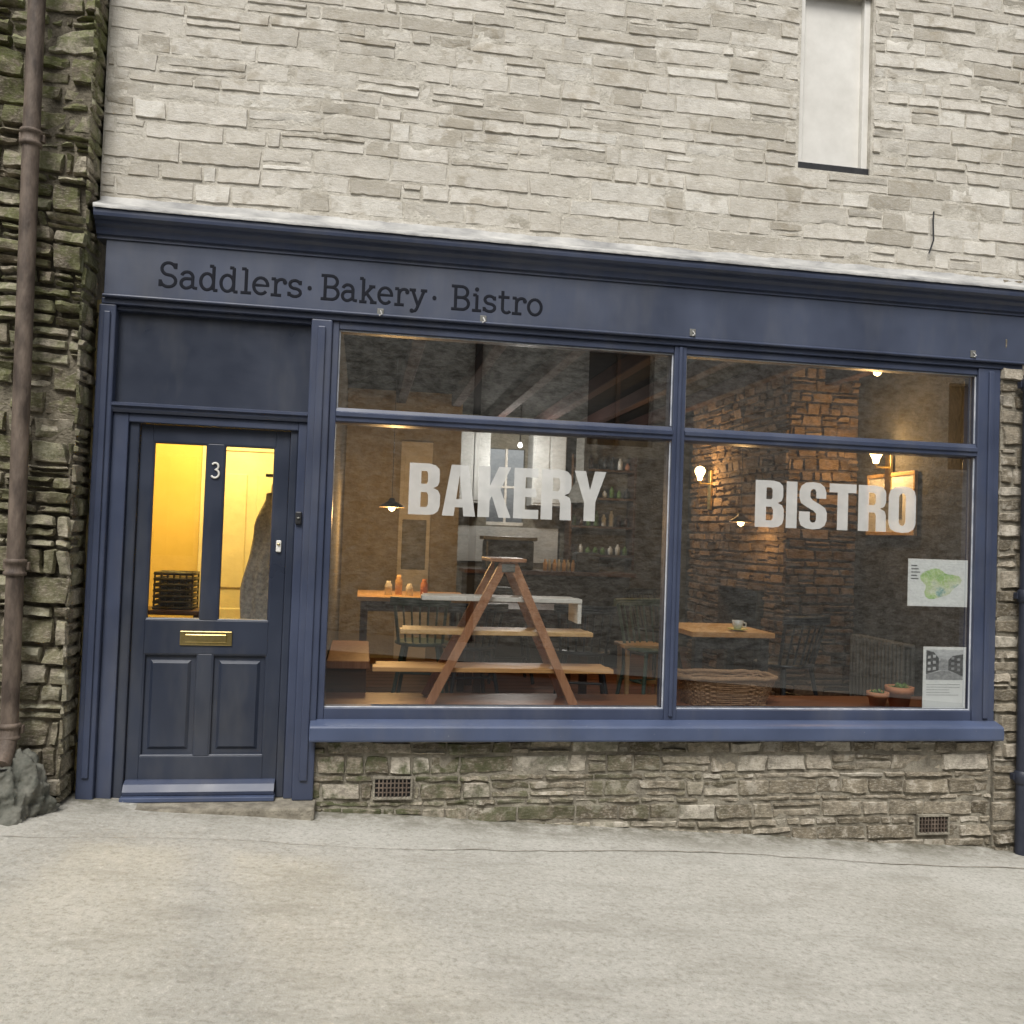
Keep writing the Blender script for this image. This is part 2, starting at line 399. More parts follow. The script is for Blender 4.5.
box('door_frame_left_bead',S,-1.245,-1.192,.052,.16,-.008,2.0,BLUE_D,.008)
box('door_frame_right',S,-.365,-.318,.03,.16,-.008,2.035,BLUE,.005)
box('door_frame_right_bead',S,-.408,-.365,.052,.16,-.008,2.0,BLUE_D,.008)
box('door_frame_head',S,-1.245,-.365,.032,.16,1.988,2.035,BLUE,.005)
box('door_threshold',S,-1.192,-.408,-.02,.16,-.006,.018,BLUE_S,.004)
D=group('front_door',B)
y0,y1=.075,.12
box('stile_l',D,-1.19,-1.125,y0,y1,.02,1.985,BLUE_D,.003)
box('stile_r',D,-.485,-.41,y0,y1,.02,1.985,BLUE_D,.003)
box('rail_top',D,-1.125,-.485,y0,y1,1.895,1.985,BLUE_D,.003)
box('rail_lock',D,-1.125,-.485,y0,y1,.758,.94,BLUE_D,.003)
box('rail_bottom',D,-1.125,-.485,y0,y1,.02,.212,BLUE_D,.003)
box('muntin_top',D,-.842,-.758,y0,y1,.94,1.895,BLUE_D,.003)
box('muntin_bottom',D,-.846,-.772,y0,y1,.212,.758,BLUE_D,.003)
extrude_x('weatherboard',D,[(y0,.022),(.015,.022),(.01,.04),(.03,.075),(.06,.088),(y0,.09)],-1.186,-.414,BLUE)
for i,(a,b) in enumerate(((-1.125,-.846),(-.772,-.485))):
    z0,z1=.212,.758
    box('panel_%d'%i,D,a,b,y0+.02,y1-.005,z0,z1,BLUE_D,0)
    e=.035; m=.016
    vs=[(a+e,y0+.0199,z0+e),(b-e,y0+.0199,z0+e),(b-e,y0+.0199,z1-e),(a+e,y0+.0199,z1-e),
        (a+e+m,y0+.006,z0+e+m),(b-e-m,y0+.006,z0+e+m),(b-e-m,y0+.006,z1-e-m),(a+e+m,y0+.006,z1-e-m)]
    o=mesh_obj('raised_field_%d'%i,vs,[(0,1,5,4),(1,2,6,5),(2,3,7,6),(3,0,4,7),(4,5,6,7)],BLUE_D,D); fixn(o)
    for nm,(p,q) in {'b':((a,z0),(b,z0)),'t':((a,z1),(b,z1)),'l':((a,z0),(a,z1)),'r':((b,z0),(b,z1))}.items():
        tube('bead_'+nm,D,[(p[0],y0+.012,p[1]),(q[0],y0+.012,q[1])],.010,BLUE_D,res=2)
for i,(a,b) in enumerate(((-1.125,-.842),(-.758,-.485))):
    z0,z1=.94,1.895
    mesh_obj('door_pane_%d'%i,[(a,.1,z0),(b,.1,z0),(b,.1,z1),(a,.1,z1)],[(0,1,2,3)],GLASSD,D)
    for p,q in (((a,z0),(b,z0)),((a,z1),(b,z1)),((a,z0),(a,z1)),((b,z0),(b,z1))):
        tube('glazing_bead',D,[(p[0],y0+.012,p[1]),(q[0],y0+.012,q[1])],.011,BLUE_D,res=2)
lb=group('letterbox',D)
box('plate',lb,-.942,-.672,.066,.076,.806,.882,BRASS,.003); box('flap',lb,-.915,-.70,.058,.067,.822,.866,BRASS,.004)
box('slot_shadow',lb,-.917,-.698,.0645,.0665,.864,.870,IRON,0)
box('lock_plate',D,-.462,-.434,.062,.076,1.32,1.385,WHITE,.006)
lathe('lock_knob',D,(-.448,.06,1.36),[(0,0),(.008,.0),(.008,.008),(0,.008)],BRASS,12)
box('door_bell',B,-.362,-.328,.012,.031,1.475,1.545,IRON,.006)
lathe('bell_push',B,(-.345,.012,1.51),[(0,-.006),(.007,-.005),(.008,0),(.007,.005),(0,.006)],RADM,12)
def arc(cx,cy,rx,ry,a0,a1,n=14): return [(cx+rx*math.cos(math.radians(a0+(a1-a0)*i/n)),cy+ry*math.sin(math.radians(a0+(a1-a0)*i/n))) for i in range(n+1)]
p3=arc(0,.022,.017,.018,150,-90)+arc(0,-.018,.021,.022,90,-150)
tube('house_number_3',D,[(-.80+x,.07,1.752+z) for x,z in p3],.0055,WHITE)

# window frame
box('frame_left',S,-.205,-.168,.008,.14,.41,2.60,BLUE,.005)
box('frame_right',S,3.725,3.875,.0,.14,.41,2.60,BLUE,.005)
box('frame_right_bead',S,3.79,3.825,-.014,.001,.44,2.58,BLUE,.006)
box('mullion',S,1.757,1.833,.004,.14,.41,2.60,BLUE,.006)
tube('mullion_bead',S,[(1.795,.002,.45),(1.795,.002,2.59)],.014,BLUE,res=3)
for a,b,nm in ((-.168,1.757,'l'),(1.833,3.725,'r')):
    box('frame_head_'+nm,S,a,b,.012,.14,2.557,2.60,BLUE,.004)
    box('frame_foot_'+nm,S,a,b,.012,.14,.41,.484,BLUE,.004)
    extrude_x('transom_'+nm,S,[(.14,2.045),(.02,2.045),(.006,2.052),(.006,2.072),(-.004,2.078),(-.004,2.098),(.012,2.105),(.02,2.125),(.14,2.125)],a,b,BLUE)
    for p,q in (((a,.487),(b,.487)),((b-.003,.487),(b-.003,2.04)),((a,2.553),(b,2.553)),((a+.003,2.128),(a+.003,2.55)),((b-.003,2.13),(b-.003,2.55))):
        tube('lit_bead_edge',S,[(p[0],.03,p[1]),(q[0],.03,q[1])],.0055,LIT_BEAD,res=1)  # pale strips painted in for the lit edges of the glazing bead
    mesh_obj('lower_pane_'+nm,[(a,.05,.484),(b,.05,.484),(b,.05,2.045),(a,.05,2.045)],[(0,1,2,3)],GLASS,S)
    mesh_obj('upper_pane_'+nm,[(a,.05,2.125),(b,.05,2.125),(b,.05,2.557),(a,.05,2.557)],[(0,1,2,3)],GLASS,S)
extrude_x('window_sill',S,[(.1,.335),(-.05,.335),(-.05,.322),(-.075,.318),(-.08,.33),(-.08,.395),(-.07,.405),(.0,.425),(.1,.425)],-.236,3.885,BLUE_S,1,.004)
box('architrave',S,-1.40,4.02,-.008,.1,2.60,2.632,BLUE,.004)
box('fascia_board',S,-1.385,4.02,-.026,.1,2.632,2.945,BLUE_F,.003)
tube('fascia_bead',S,[(-1.39,-.026,2.64),(4.02,-.026,2.64)],.009,BLUE,res=2)
extrude_x('cornice',S,[(.1,2.935),(-.035,2.935),(-.035,2.95),(-.05,2.955),(-.055,2.97),(-.062,2.985),(-.08,3.0),(-.085,3.012),(-.10,3.018),(-.115,3.03),(-.118,3.045),(-.118,3.078),(.1,3.078)],-1.43,4.3,BLUE)
vs=[];fs=[];nn=260
for i in range(nn+1):
    x=-1.43+5.73*i/nn; w=.002*noise.noise(Vector((x*6,0,0)))+.002*noise.noise(Vector((x*25,4,0))); w2=.010*noise.noise(Vector((x*5,9,0)))+.006*noise.noise(Vector((x*22,4,0)))
    st=.003 if (i%52)<2 else 0
    pr=[(-.128,3.066+w),(-.131-st,3.080+w+st),(-.12,3.088+w+st),(-.06,3.115+w*.6+st),(-.01,3.14+st),(.004,3.172+w2),(.03,3.174+w2)]
    for y,z in pr: vs.append((x,y,z))
k=7
for i in range(nn):
    for j in range(k-1): fs.append((i*k+j,(i+1)*k+j,(i+1)*k+j+1,i*k+j+1))
o=mesh_obj('lead_flashing',vs,fs,LEAD,S,True)
for i,(x,z) in enumerate(((.05,2.655),(1.85,2.675),(3.66,2.675),(.62,2.66))):
    box('bracket_%d'%i,S,x-.018,x+.018,-.032,-.025,z-.022,z+.022,RADM,.003)
    tube('bracket_hook_%d'%i,S,[(x,-.03,z+.01),(x+.008,-.048,z-.012),(x-.006,-.045,z-.022)],.004,LEAD,res=2)

# sign lettering
def G(ch):
    A=arc
    if ch=='S': return .78,[A(.37,.75,.25,.25,12,270)+A(.37,.25,.28,.25,90,-168),[(.63,.76),(.63,1.0)],[(.08,0),(.08,.28)]]
    if ch=='a': return .74,[A(.29,.47,.21,.21,165,0)+[(.50,.12),(.55,.03),(.68,.02)],[(.50,.40),(.3,.40)]+A(.27,.2,.2,.2,90,280)+[(.42,.06),(.50,.15)]]
    if ch=='d': return .76,[A(.3,.34,.24,.34,0,360,24),[(.54,1),(.54,0)],[(.38,1),(.54,1)],[(.54,0),(.70,0)]]
    if ch=='l': return .48,[[(.25,1),(.25,0)],[(.07,1),(.25,1)],[(.05,0),(.45,0)]]
    if ch=='e': return .68,[[(.06,.36),(.6,.36)]+A(.33,.34,.27,.34,5,320,20)]
    if ch=='r': return .66,[[(.22,.68),(.22,0)],[(.05,.68),(.22,.68)],[(.04,0),(.44,0)],A(.44,.42,.22,.26,180,50),'D',(.57,.57)]
    if ch=='s': return .62,[A(.3,.51,.2,.17,15,270)+A(.3,.17,.22,.17,90,-165),[(.5,.5),(.5,.68)],[(.08,0),(.08,.18)]]
    if ch=='B': return .84,[[(.19,1),(.19,0)],[(.02,1),(.44,1)]+A(.44,.76,.24,.24,90,-90)+[(.19,.52)],[(.44,.52)]+A(.46,.26,.27,.26,90,-90)+[(.02,0)]]
    if ch=='k': return .78,[[(.19,1),(.19,0)],[(.03,1),(.19,1)],[(.03,0),(.34,0)],[(.19,.25),(.54,.66)],[(.42,.68),(.68,.68)],[(.32,.39),(.62,0)],[(.48,0),(.76,0)]]
    if ch=='y': return .74,[[(.13,.68),(.37,.04)],[(0,.68),(.27,.68)],[(.62,.68),(.33,-.12),(.26,-.22),(.14,-.24)],[(.48,.68),(.75,.68)],'D',(.12,-.22)]
    if ch=='i': return .46,[[(.23,.68),(.23,0)],[(.07,.68),(.23,.68)],[(.04,0),(.42,0)],'D',(.22,.93)]
    if ch=='t': return .58,[[(.22,.95),(.22,.17)]+A(.39,.17,.17,.17,180,330),[(.04,.68),(.5,.68)]]
    if ch=='o': return .70,[A(.34,.34,.27,.34,0,360,24)]
    if ch=='.': return .3,['D',(.13,.40)]
def sign_text(txt,x0,x1,zb,h):
    tot=sum(G(c)[0] for c in txt); sx=(x1-x0)/max(.2,(tot-.08)); x=0
    if txt=='.': sx=.1
    for c in txt:
        w,st=G(c); dot=False
        for s_ in st:
            if s_=='D': dot=True; continue
            if dot:
                cx_,cz_=x0+(x+s_[0])*sx,zb+s_[1]*h; r=.0115; n=16
                vv=[(cx_+r*math.cos(2*math.pi*i/n),yy,cz_+r*math.sin(2*math.pi*i/n)) for yy in (-.0265,-.0285) for i in range(n)]
                o=mesh_obj('sign_dot',vv,[tuple(range(n,2*n))]+[(i,(i+1)%n,n+(i+1)%n,n+i) for i in range(n)],LETTER,signg); fixn(o)
                dot=False; continue
            o=tube('sign_stroke',signg,[(x0+(x+p[0])*sx,0,zb+p[1]*h) for p in s_],.0086,LETTER,res=2)
            o.scale=(1,.12,1); o.location=(0,-.0264,0)
        x+=w
signg=group('fascia_lettering',B)
sign_text('Saddlers',-1.118,-.380,2.708,.128)
sign_text('.',-.348,-.30,2.708,.13)
sign_text('Bakery',-.277,.290,2.708,.128)
sign_text('.',.330,.375,2.708,.13)
sign_text('Bistro',.435,.95,2.708,.128)

# window block lettering
GL={
'B':(.58,[[(0,0),(0,1),(.36,1),(.48,.97),(.55,.90),(.56,.82),(.56,.66),(.53,.57),(.45,.525),(.54,.48),(.58,.39),(.58,.19),(.55,.08),(.48,.02),(.38,0)]],[[(.22,.6),(.32,.6),(.345,.64),(.345,.80),(.32,.85),(.22,.85)],[(.22,.15),(.33,.15),(.36,.2),(.36,.38),(.33,.44),(.22,.44)]]),
'A':(.62,[[(0,0),(.15,1),(.47,1),(.62,0),(.40,0),(.385,.17),(.235,.17),(.22,0)]],[[(.255,.33),(.365,.33),(.31,.80)]]),
'K':(.63,[[(0,0),(0,1),(.22,1),(.22,.62),(.38,1),(.61,1),(.42,.55),(.63,0),(.40,0),(.26,.42),(.22,.33),(.22,0)]],[]),
'E':(.48,[[(0,0),(0,1),(.46,1),(.46,.82),(.22,.82),(.22,.6),(.43,.6),(.43,.43),(.22,.43),(.22,.18),(.48,.18),(.48,0)]],[]),
'R':(.59,[[(0,0),(0,1),(.36,1),(.5,.97),(.57,.89),(.58,.80),(.58,.64),(.54,.54),(.45,.50),(.55,.45),(.58,.36),(.59,0),(.37,0),(.37,.34),(.34,.41),(.22,.41),(.22,0)]],[[(.22,.57),(.32,.57),(.36,.62),(.36,.79),(.32,.84),(.22,.84)]]),
'Y':(.62,[[(.2,0),(.2,.38),(0,1),(.22,1),(.31,.62),(.4,1),(.62,1),(.42,.38),(.42,0)]],[]),
'I':(.22,[[(0,0),(0,1),(.22,1),(.22,0)]],[]),
'T':(.56,[[(.17,0),(.17,.81),(0,.81),(0,1),(.56,1),(.56,.81),(.39,.81),(.39,0)]],[]),
'O':(.58,[[(0,.2),(0,.8),(.04,.92),(.14,.99),(.29,1.01),(.44,.99),(.54,.92),(.58,.8),(.58,.2),(.54,.08),(.44,.01),(.29,-.01),(.14,.01),(.04,.08)]],[[(.22,.22),(.22,.78),(.25,.84),(.29,.855),(.33,.84),(.36,.78),(.36,.22),(.33,.16),(.29,.145),(.25,.16)]]),
'S':(.57,[[(.0,.37),(0,.18),(.04,.07),(.14,.01),(.28,-.01),(.43,.01),(.53,.08),(.57,.2),(.57,.36),(.53,.46),(.43,.53),(.27,.62),(.225,.68),(.225,.80),(.25,.85),(.285,.86),(.325,.85),(.345,.80),(.345,.66),(.55,.66),(.55,.80),(.51,.92),(.42,.99),(.28,1.01),(.13,.99),(.04,.92),(0,.8),(0,.66),(.04,.55),(.14,.48),(.30,.39),(.35,.33),(.35,.2),(.33,.15),(.285,.135),(.24,.15),(.22,.2),(.22,.37)]],[])}
def block_text(name,txt,x0,x1,z0,h):
    gp=group(name,B)
    tot=sum(GL[c][0] for c in txt)+.045*(len(txt)-1); sx=(x1-x0)/tot; x=0
    for c in txt:
        w,outs,holes=GL[c]
        cu=bpy.data.curves.new('letter_'+c,'CURVE'); cu.dimensions='2D'; cu.fill_mode='BOTH'; cu.extrude=0
        for pl in outs+holes:
            s=cu.splines.new('POLY'); s.points.add(len(pl)-1); s.use_cyclic_u=True
            for i,p in enumerate(pl): s.points[i].co=((x+p[0])*sx,p[1]*h,0,1)
        o=bpy.data.objects.new('letter_'+c,cu); col.objects.link(o); cu.materials.append(VINYL); o.parent=gp
        o.rotation_euler=(math.pi/2,0,0); o.location=(x0,.0465,z0)
        x+=w+.045
block_text('bakery_window_lettering','BAKERY',.247,1.380,1.556,.288)
block_text('bistro_window_lettering','BISTRO',2.300,3.348,1.562,.28)
tube('wall_cable',B,[(3.36,-.01,3.28),(3.385,-.015,3.36),(3.38,-.015,3.48),(3.385,-.012,3.54)],.005,IRON,res=1)

# ------------------------------------------------------------------ left neighbour
LW=group('rubble_stone_house')
stones('front_stones',LW,-5.2,-1.447,-.6,6.0,lambda s,t,d:(s+.016*noise.noise(Vector((0,7,t*5))),-.12-d+.07*noise.noise(Vector((s*1.5,0,t*1.2))),t),LEFTST,(.04,.15),(.08,.32),.010,.028,.007,.03,seed=21,rug=1.1,split=.4)
stones('return_stones',LW,-.15,.12,-.6,6.0,lambda s,t,d:(-1.458+d*.6,s,t),LEFTST,(.05,.13),(.10,.22),.010,.02,.008,.015,seed=22)
box('core',LW,-5.2,-1.462,-.108,.3,-.6,6.0,LEFTMO,0)
bm=bmesh.new(); bmesh.ops.create_icosphere(bm,subdivisions=6,radius=1)
for v in bm.verts:
    p=v.co.copy(); n=1+.30*noise.noise(p*1.6)+.16*noise.noise(p*4)+.08*noise.noise(p*11)+.03*noise.noise(p*27)
    v.co=Vector((p.x*.34*n,p.y*.22*n,p.z*.38*n))
me=bpy.data.meshes.new('boulder'); bm.to_mesh(me); bm.free()
bo=bpy.data.objects.new('boulder',me); col.objects.link(bo); me.materials.append(ROCKM); bo.location=(-1.74,-.26,-.08)
for p in me.polygons: p.use_smooth=True
# drainpipes
dp=group('drainpipe')
tube('pipe',dp,[(-1.725,-.24,6),(-1.70,-.24,3.3),(-1.66,-.24,.42)],.040,RUST,res=6)
tube('shoe',dp,[(-1.66,-.24,.44),(-1.66,-.25,.37),(-1.655,-.30,.31),(-1.65,-.36,.27)],.042,RUST,res=6)
for z,x in ((1.22,-1.672),(3.35,-1.701),(.42,-1.66)):
    lathe('collar',dp,(x,-.24,z-.03),[(.041,-.02),(.052,-.015),(.052,.0),(.044,.005),(.044,.04),(.052,.045),(.052,.06),(.041,.065)],RUST)
    box('ear',dp,x-.06,x+.06,-.235,-.205,z-.02,z+.02,RUST,.004)
lathe('shoe_mouth',dp,(-1.65,-.362,.262),[(.0,0),(.036,.001),(.036,.002)],IRON)
dq=group('drainpipe')
tube('pipe',dq,[(4.02,-.07,2.56),(4.02,-.07,-.45)],.036,BPIPE,res=6)
for z in (2.5,1.2,.1):
    lathe('collar',dq,(4.02,-.07,z-.03),[(.037,-.01),(.047,0),(.047,.06),(.037,.07)],BPIPE)
    box('ear',dq,3.965,4.075,-.065,-.03,z-.02,z+.02,BPIPE,.004)
tube('branch',dq,[(3.98,-.09,2.38),(4.07,-.1,2.38)],.03,BPIPE)
tube('upper_pipe',dq,[(4.06,-.06,6),(4.06,-.06,3.2)],.034,BPIPE,res=6)

# ------------------------------------------------------------------ opposite house (seen in the reflections)
OP=group('rendered_house')
def wall_open(name,parent,x0,x1,z0,z1,yf,th,opens,mat):
    xs=sorted({x0,x1}|{o[0] for o in opens}|{o[1] for o in opens}); zs=sorted({z0,z1}|{o[2] for o in opens}|{o[3] for o in opens})
    for i in range(len(xs)-1):
        for j in range(len(zs)-1):
            cx=(xs[i]+xs[i+1])/2; cz=(zs[j]+zs[j+1])/2
            if not any(o[0]<cx<o[1] and o[2]<cz<o[3] for o in opens):
                box(name,parent,xs[i],xs[i+1],yf,yf+th,zs[j],zs[j+1],mat,0)
ops=[(-3.4,-2.5,1.0,2.5),(3.5,4.6,3.0,4.6),(9.9,10.8,2.9,4.4)]
wall_open('wall',OP,-12,16,-2,6.2,-9.3,.35,ops,RENDERM)
for a,b,c,d in ops:
    box('window_void',OP,a,b,-9.28,-9.2,c,d,DARK,0)
    box('sash',OP,(a+b)/2-.03,(a+b)/2+.03,-9.19,-9.12,c,d,DWOOD,.004)
tube('downpipe',OP,[(1.7,-8.88,6.1),(1.7,-8.88,-.5)],.06,IRON)
mesh_obj('roof',[(-12,-8.7,6.2),(16,-8.7,6.2),(16,-13,9),(-12,-13,9)],[(0,1,2,3)],DARK,OP)

# ------------------------------------------------------------------ interior shell
R=group('bistro_interior',B)
FL=.15
box('floor',R,-.25,4.2,.16,6.1,FL-.05,FL,FLOORW,0)
for i in range(1,34): box('board_gap',R,-.2,4.1,.15+i*.18-.002,.15+i*.18+.002,FL,FL+.001,IRON,0)
box('ceiling',R,-.25,4.2,.14,6.1,2.95,3.0,CEIL,0)
for i in range(7): 
    x=.35+i*.58; box('ceiling_beam',R,x-.05,x+.05,.2,5.95,2.82,2.95,BEAM,.01)
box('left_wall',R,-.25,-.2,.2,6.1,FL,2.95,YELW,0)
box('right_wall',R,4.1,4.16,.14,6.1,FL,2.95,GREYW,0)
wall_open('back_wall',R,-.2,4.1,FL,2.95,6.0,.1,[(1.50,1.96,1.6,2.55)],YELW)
kt=group('kitchen_units',R)
box('window_rail_b',kt,1.50,1.96,6.0,6.05,1.6,1.64,WHITE,.003); box('window_rail_m',kt,1.50,1.96,6.0,6.05,2.06,2.09,WHITE,.003); box('window_bar',kt,1.715,1.745,6.005,6.045,1.64,2.55,WHITE,.003)
box('cabinet_left',kt,1.06,1.47,5.62,5.985,1.85,2.72,KITC,.004); box('cabinet_right',kt,1.99,2.40,5.62,5.985,1.85,2.72,KITC,.004)
for x in (1.08,1.28,2.01,2.21): box('cabinet_door',kt,x,x+.18,5.605,5.62,1.88,2.69,KITC,.004)
box('splashback',kt,1.06,2.40,5.95,5.985,1.15,1.58,KITC,0)
lathe('hood',kt,(2.62,5.7,1.9),[(.22,0),(.22,.05),(.08,.25),(.08,.9)],RADM,4,False)
box('window_board',R,-.2,3.9,.14,.68,.40,.455,FLOORW,.006)
box('window_board_front',R,-.2,3.9,.62,.66,FL,.40,DARK,0)
box('partition_wall',R,-.2,1.0,4.5,4.56,FL,2.95,OCHRE,0)
box('inner_door',R,.37,.70,4.46,4.498,FL,2.42,WHITE,.004)
for k_ in range(3): box('inner_door_panel',R,.41,.66,4.45,4.462,.4+k_*.68,.92+k_*.68,RADM if k_==1 else WHITE,.01)
stones('chimney_front',R,3.47,4.1,FL,2.95,lambda s,t,d:(s,2.0-d,t),CHIMN,(.05,.11),(.08,.28),.010,.016,.006,.012,seed=41,split=.35)
stones('chimney_side',R,2.0,4.2,FL,2.95,lambda s,t,d:(3.47-d,s,t),CHIMN,(.05,.11),(.08,.28),.010,.016,.006,.012,((2.4,3.4,0,1.05),),seed=42,split=.35)
box('chimney_jamb_a',R,3.48,4.1,2.015,2.4,FL,2.95,CHIMN,0); box('chimney_jamb_b',R,3.48,4.1,3.4,4.2,FL,2.95,CHIMN,0)
box('chimney_over',R,3.48,4.1,2.4,3.4,1.05,2.95,CHIMN,0); box('firebox_back',R,3.98,4.0,2.4,3.4,FL,1.05,IRON,0)
st=group('wood_stove'); box('body',st,3.55,3.85,2.65,3.15,FL+.08,.75,IRON,.01); box('door',st,3.53,3.55,2.72,3.08,.3,.65,IRON,.01); tube('flue',st,[(3.7,2.9,.75),(3.7,2.9,1.2)],.06,IRON)
for y in (2.7,3.1):
    for x in (3.58,3.82): tube('leg',st,[(x,y,FL),(x,y,FL+.09)],.015,IRON)

ct=group('serving_counter')
box('body',ct,1.05,2.75,4.0,4.44,FL,1.08,DARK,.005); box('top',ct,1.02,2.8,3.95,4.48,1.08,1.12,DWOOD,.004)
box('coffee_machine_body',ct,1.25,1.75,4.1,4.4,1.12,1.42,IRON,.02); box('coffee_machine_top',ct,1.22,1.78,4.08,4.42,1.42,1.46,RADM,.01)
box('till',ct,2.2,2.45,4.1,4.3,1.12,1.32,IRON,.02)
for i in range(7): lathe('jar',ct,(1.88+.05*i,4.15+.03*(i%2),1.12),[(0,0),(.02,0),(.022,.08),(.012,.1),(.012,.12),(0,.12)],CERAM if i%2 else PINE,10)
sh=group('wall_shelves')
for z in (1.25,1.6,1.95,2.3):
    box('shelf',sh,2.5,3.3,5.7,5.98,z,z+.03,DWOOD,.003)
    for i in range(8):
        h=random.uniform(.08,.2); lathe('jar',sh,(2.57+i*.095,5.84,z+.03),[(0,0),(.03,0),(.032,h*.7),(.015,h*.85),(.015,h),(0,h)],random.choice([CERAM,DWOOD,IRON,TERRA,LEAFM]),10)
for x in (2.5,3.3): box('upright',sh,x-.015,x+.015,5.7,5.98,1.1,2.5,DWOOD,.003)

def table(x0,x1,y0,y1,z,mat,leg):
    g=group('dining_table')
    n=4
    for i in range(n): box('top_plank',g,x0,x1,y0+(y1-y0)*i/n+.001,y0+(y1-y0)*(i+1)/n-.001,z-.035,z,mat,.003)
    box('apron_f',g,x0+.05,x1-.05,y0+.04,y0+.06,z-.12,z-.036,leg,.002); box('apron_b',g,x0+.05,x1-.05,y1-.06,y1-.04,z-.12,z-.036,leg,.002)
    for x in (x0+.06,x1-.06):
        for y in (y0+.06,y1-.06): box('leg',g,x-.03,x+.03,y-.03,y+.03,FL,z-.036,leg,.004)
    return g
def chair(x,y,rot,mat,h=.86):
    g=group('spindle_back_chair'); Rm=Matrix.Rotation(rot,3,'Z')
    def T(p): q=Rm@Vector(p); return (q.x+x,q.y+y,q.z+FL)
    pr=[(.0,.43),(.19,.43),(.215,.44),(.215,.455),(.19,.462),(0,.455)]
    lathe('seat',g,(x,y,FL),pr,mat,20)
    for sx in (-1,1):
        for sy in (-1,1): tube('leg',g,[T((sx*.13,sy*.13,.44)),T((sx*.20,sy*.20,0))],.016,mat,res=2)
        tube('stretcher',g,[T((sx*.17,-.17,.2)),T((sx*.17,.17,.2))],.010,mat,res=2)
    tube('cross_stretcher',g,[T((-.17,0,.2)),T((.17,0,.2))],.010,mat,res=2)
    for i in range(7):
        a=-1+2*i/6; r=.013 if i in (0,6) else .008
        tube('spindle',g,[T((a*.17,.16-.04*abs(a),.45)),T((a*.20,.25-.05*a*a,h-.03))],r,mat,res=2)
    pts=[(a/10*.23,.255-.05*(a/10)**2,h) for a in range(-10,11)]
    for dz in (0,.02,.04): tube('top_rail',g,[T((p[0],p[1],p[2]-dz)) for p in pts],.014,mat,res=2)
    return g
table(2.24,2.84,.85,1.55,.85,PINE_D,IRON)
table(-.02,.92,2.5,3.4,.92,PINE,DWOOD)
table(.9,1.9,2.2,2.9,.87,DWOOD,DWOOD)
chair(3.08,1.20,math.radians(200),CHB,.80)
chair(2.32,1.95,math.radians(15),CHG,.82)
chair(.5,2.15,math.radians(170),CHG,.80); chair(.85,1.95,math.radians(190),CHB,.78)
chair(1.7,1.75,math.radians(170),CHB,.80); chair(1.35,3.1,0,CHB,.82); chair(2.9,3.6,math.radians(30),CHB,.82)
sg=group('wooden_stool')
box('seat',sg,2.08,2.42,1.9,2.2,.60,.63,PINE,.006)
for x,y in ((2.12,1.94),(2.38,1.94),(2.12,2.16),(2.38,2.16)): box('leg',sg,x-.016,x+.016,y-.016,y+.016,FL,.60,PINE,.003)
box('stretcher',sg,2.13,2.37,1.93,1.95,.32,.35,PINE,.002)
bn=group('wooden_bench'); box('seat',bn,-.19,.08,.8,1.9,.58,.63,LADW,.006); box('side',bn,-.19,.06,.82,.86,FL,.58,DWOOD,.004); box('side_far',bn,-.19,.06,1.84,1.88,FL,.58,DWOOD,.004); box('panel',bn,.04,.06,.86,1.84,FL,.58,DWOOD,.004)

cup=group('coffee_cup')
def cupat(g,x,y,z,m,m2):
    lathe('saucer',g,(x,y,z),[(0,.002),(.03,.002),(.07,.014),(.07,.018),(.03,.008),(0,.008)],m2)
    lathe('cup',g,(x,y,z+.008),[(0,0),(.022,0),(.036,.03),(.04,.065),(.037,.065),(.033,.03),(0,.01)],m)
    tube('handle',g,[(x+.038,y,z+.06),(x+.062,y,z+.055),(x+.06,y,z+.03),(x+.036,y,z+.028)],.005,m)
cupat(cup,2.62,.98,.85,CERAM,CERG)
jg=group('condiment_jars')
for i,(x,h) in enumerate(((.24,.12),(.33,.17),(.42,.1),(.55,.14))): lathe('jar',jg,(x,2.8+.07*(i%2),.92),[(0,0),(.03,0),(.032,h*.7),(.02,h*.85),(.02,h),(0,h)],[CERAM,PINE,CERAM,TERRA][i],14)

# A-frame ladder shelf
ld=group('step_ladder_shelf')
for yy,nm in ((.27,'front'),(.58,'rear')):
    beam('rail_l_'+nm,ld,(.42,yy,.455),(.84,yy,1.30),.052,.028,LADW)
    beam('rail_r_'+nm,ld,(1.285,yy-.001,.455),(.885,yy-.001,1.30),.052,.028,LADW)
    box('hinge_'+nm,ld,.82,.90,yy-.02,yy-.0145,1.24,1.29,RADM,.003)
box('top_cap',ld,.745,.965,.235,.62,1.30,1.322,LADW,.004)
for z in (.64,.862,1.062):
    t_=(z-.455)/(1.30-.455); xl=.42+.42*t_; xr=1.285-.40*t_
    beam('rung_l',ld,(xl,.26,z-.02),(xl,.59,z-.02),.03,.03,LADW,up=(0,0,1)); beam('rung_r',ld,(xr,.26,z-.02),(xr,.59,z-.02),.03,.03,LADW,up=(0,0,1))
pk=[(.09,1.535,.642,PINE_D),(.24,1.40,.862,PINE),(.36,1.325,1.062,WHITE)]
for i,(a,b,z,m) in enumerate(pk):
    box('shelf_plank_%d_a'%i,ld,a,b,.295,.42,z,z+.026,m,.003); box('shelf_plank_%d_b'%i,ld,a+.02,b-.015,.424,.553,z,z+.025,m,.003)
box('white_shelf_end',ld,1.30,1.324,.3,.55,.94,1.06,WHITE,.003)

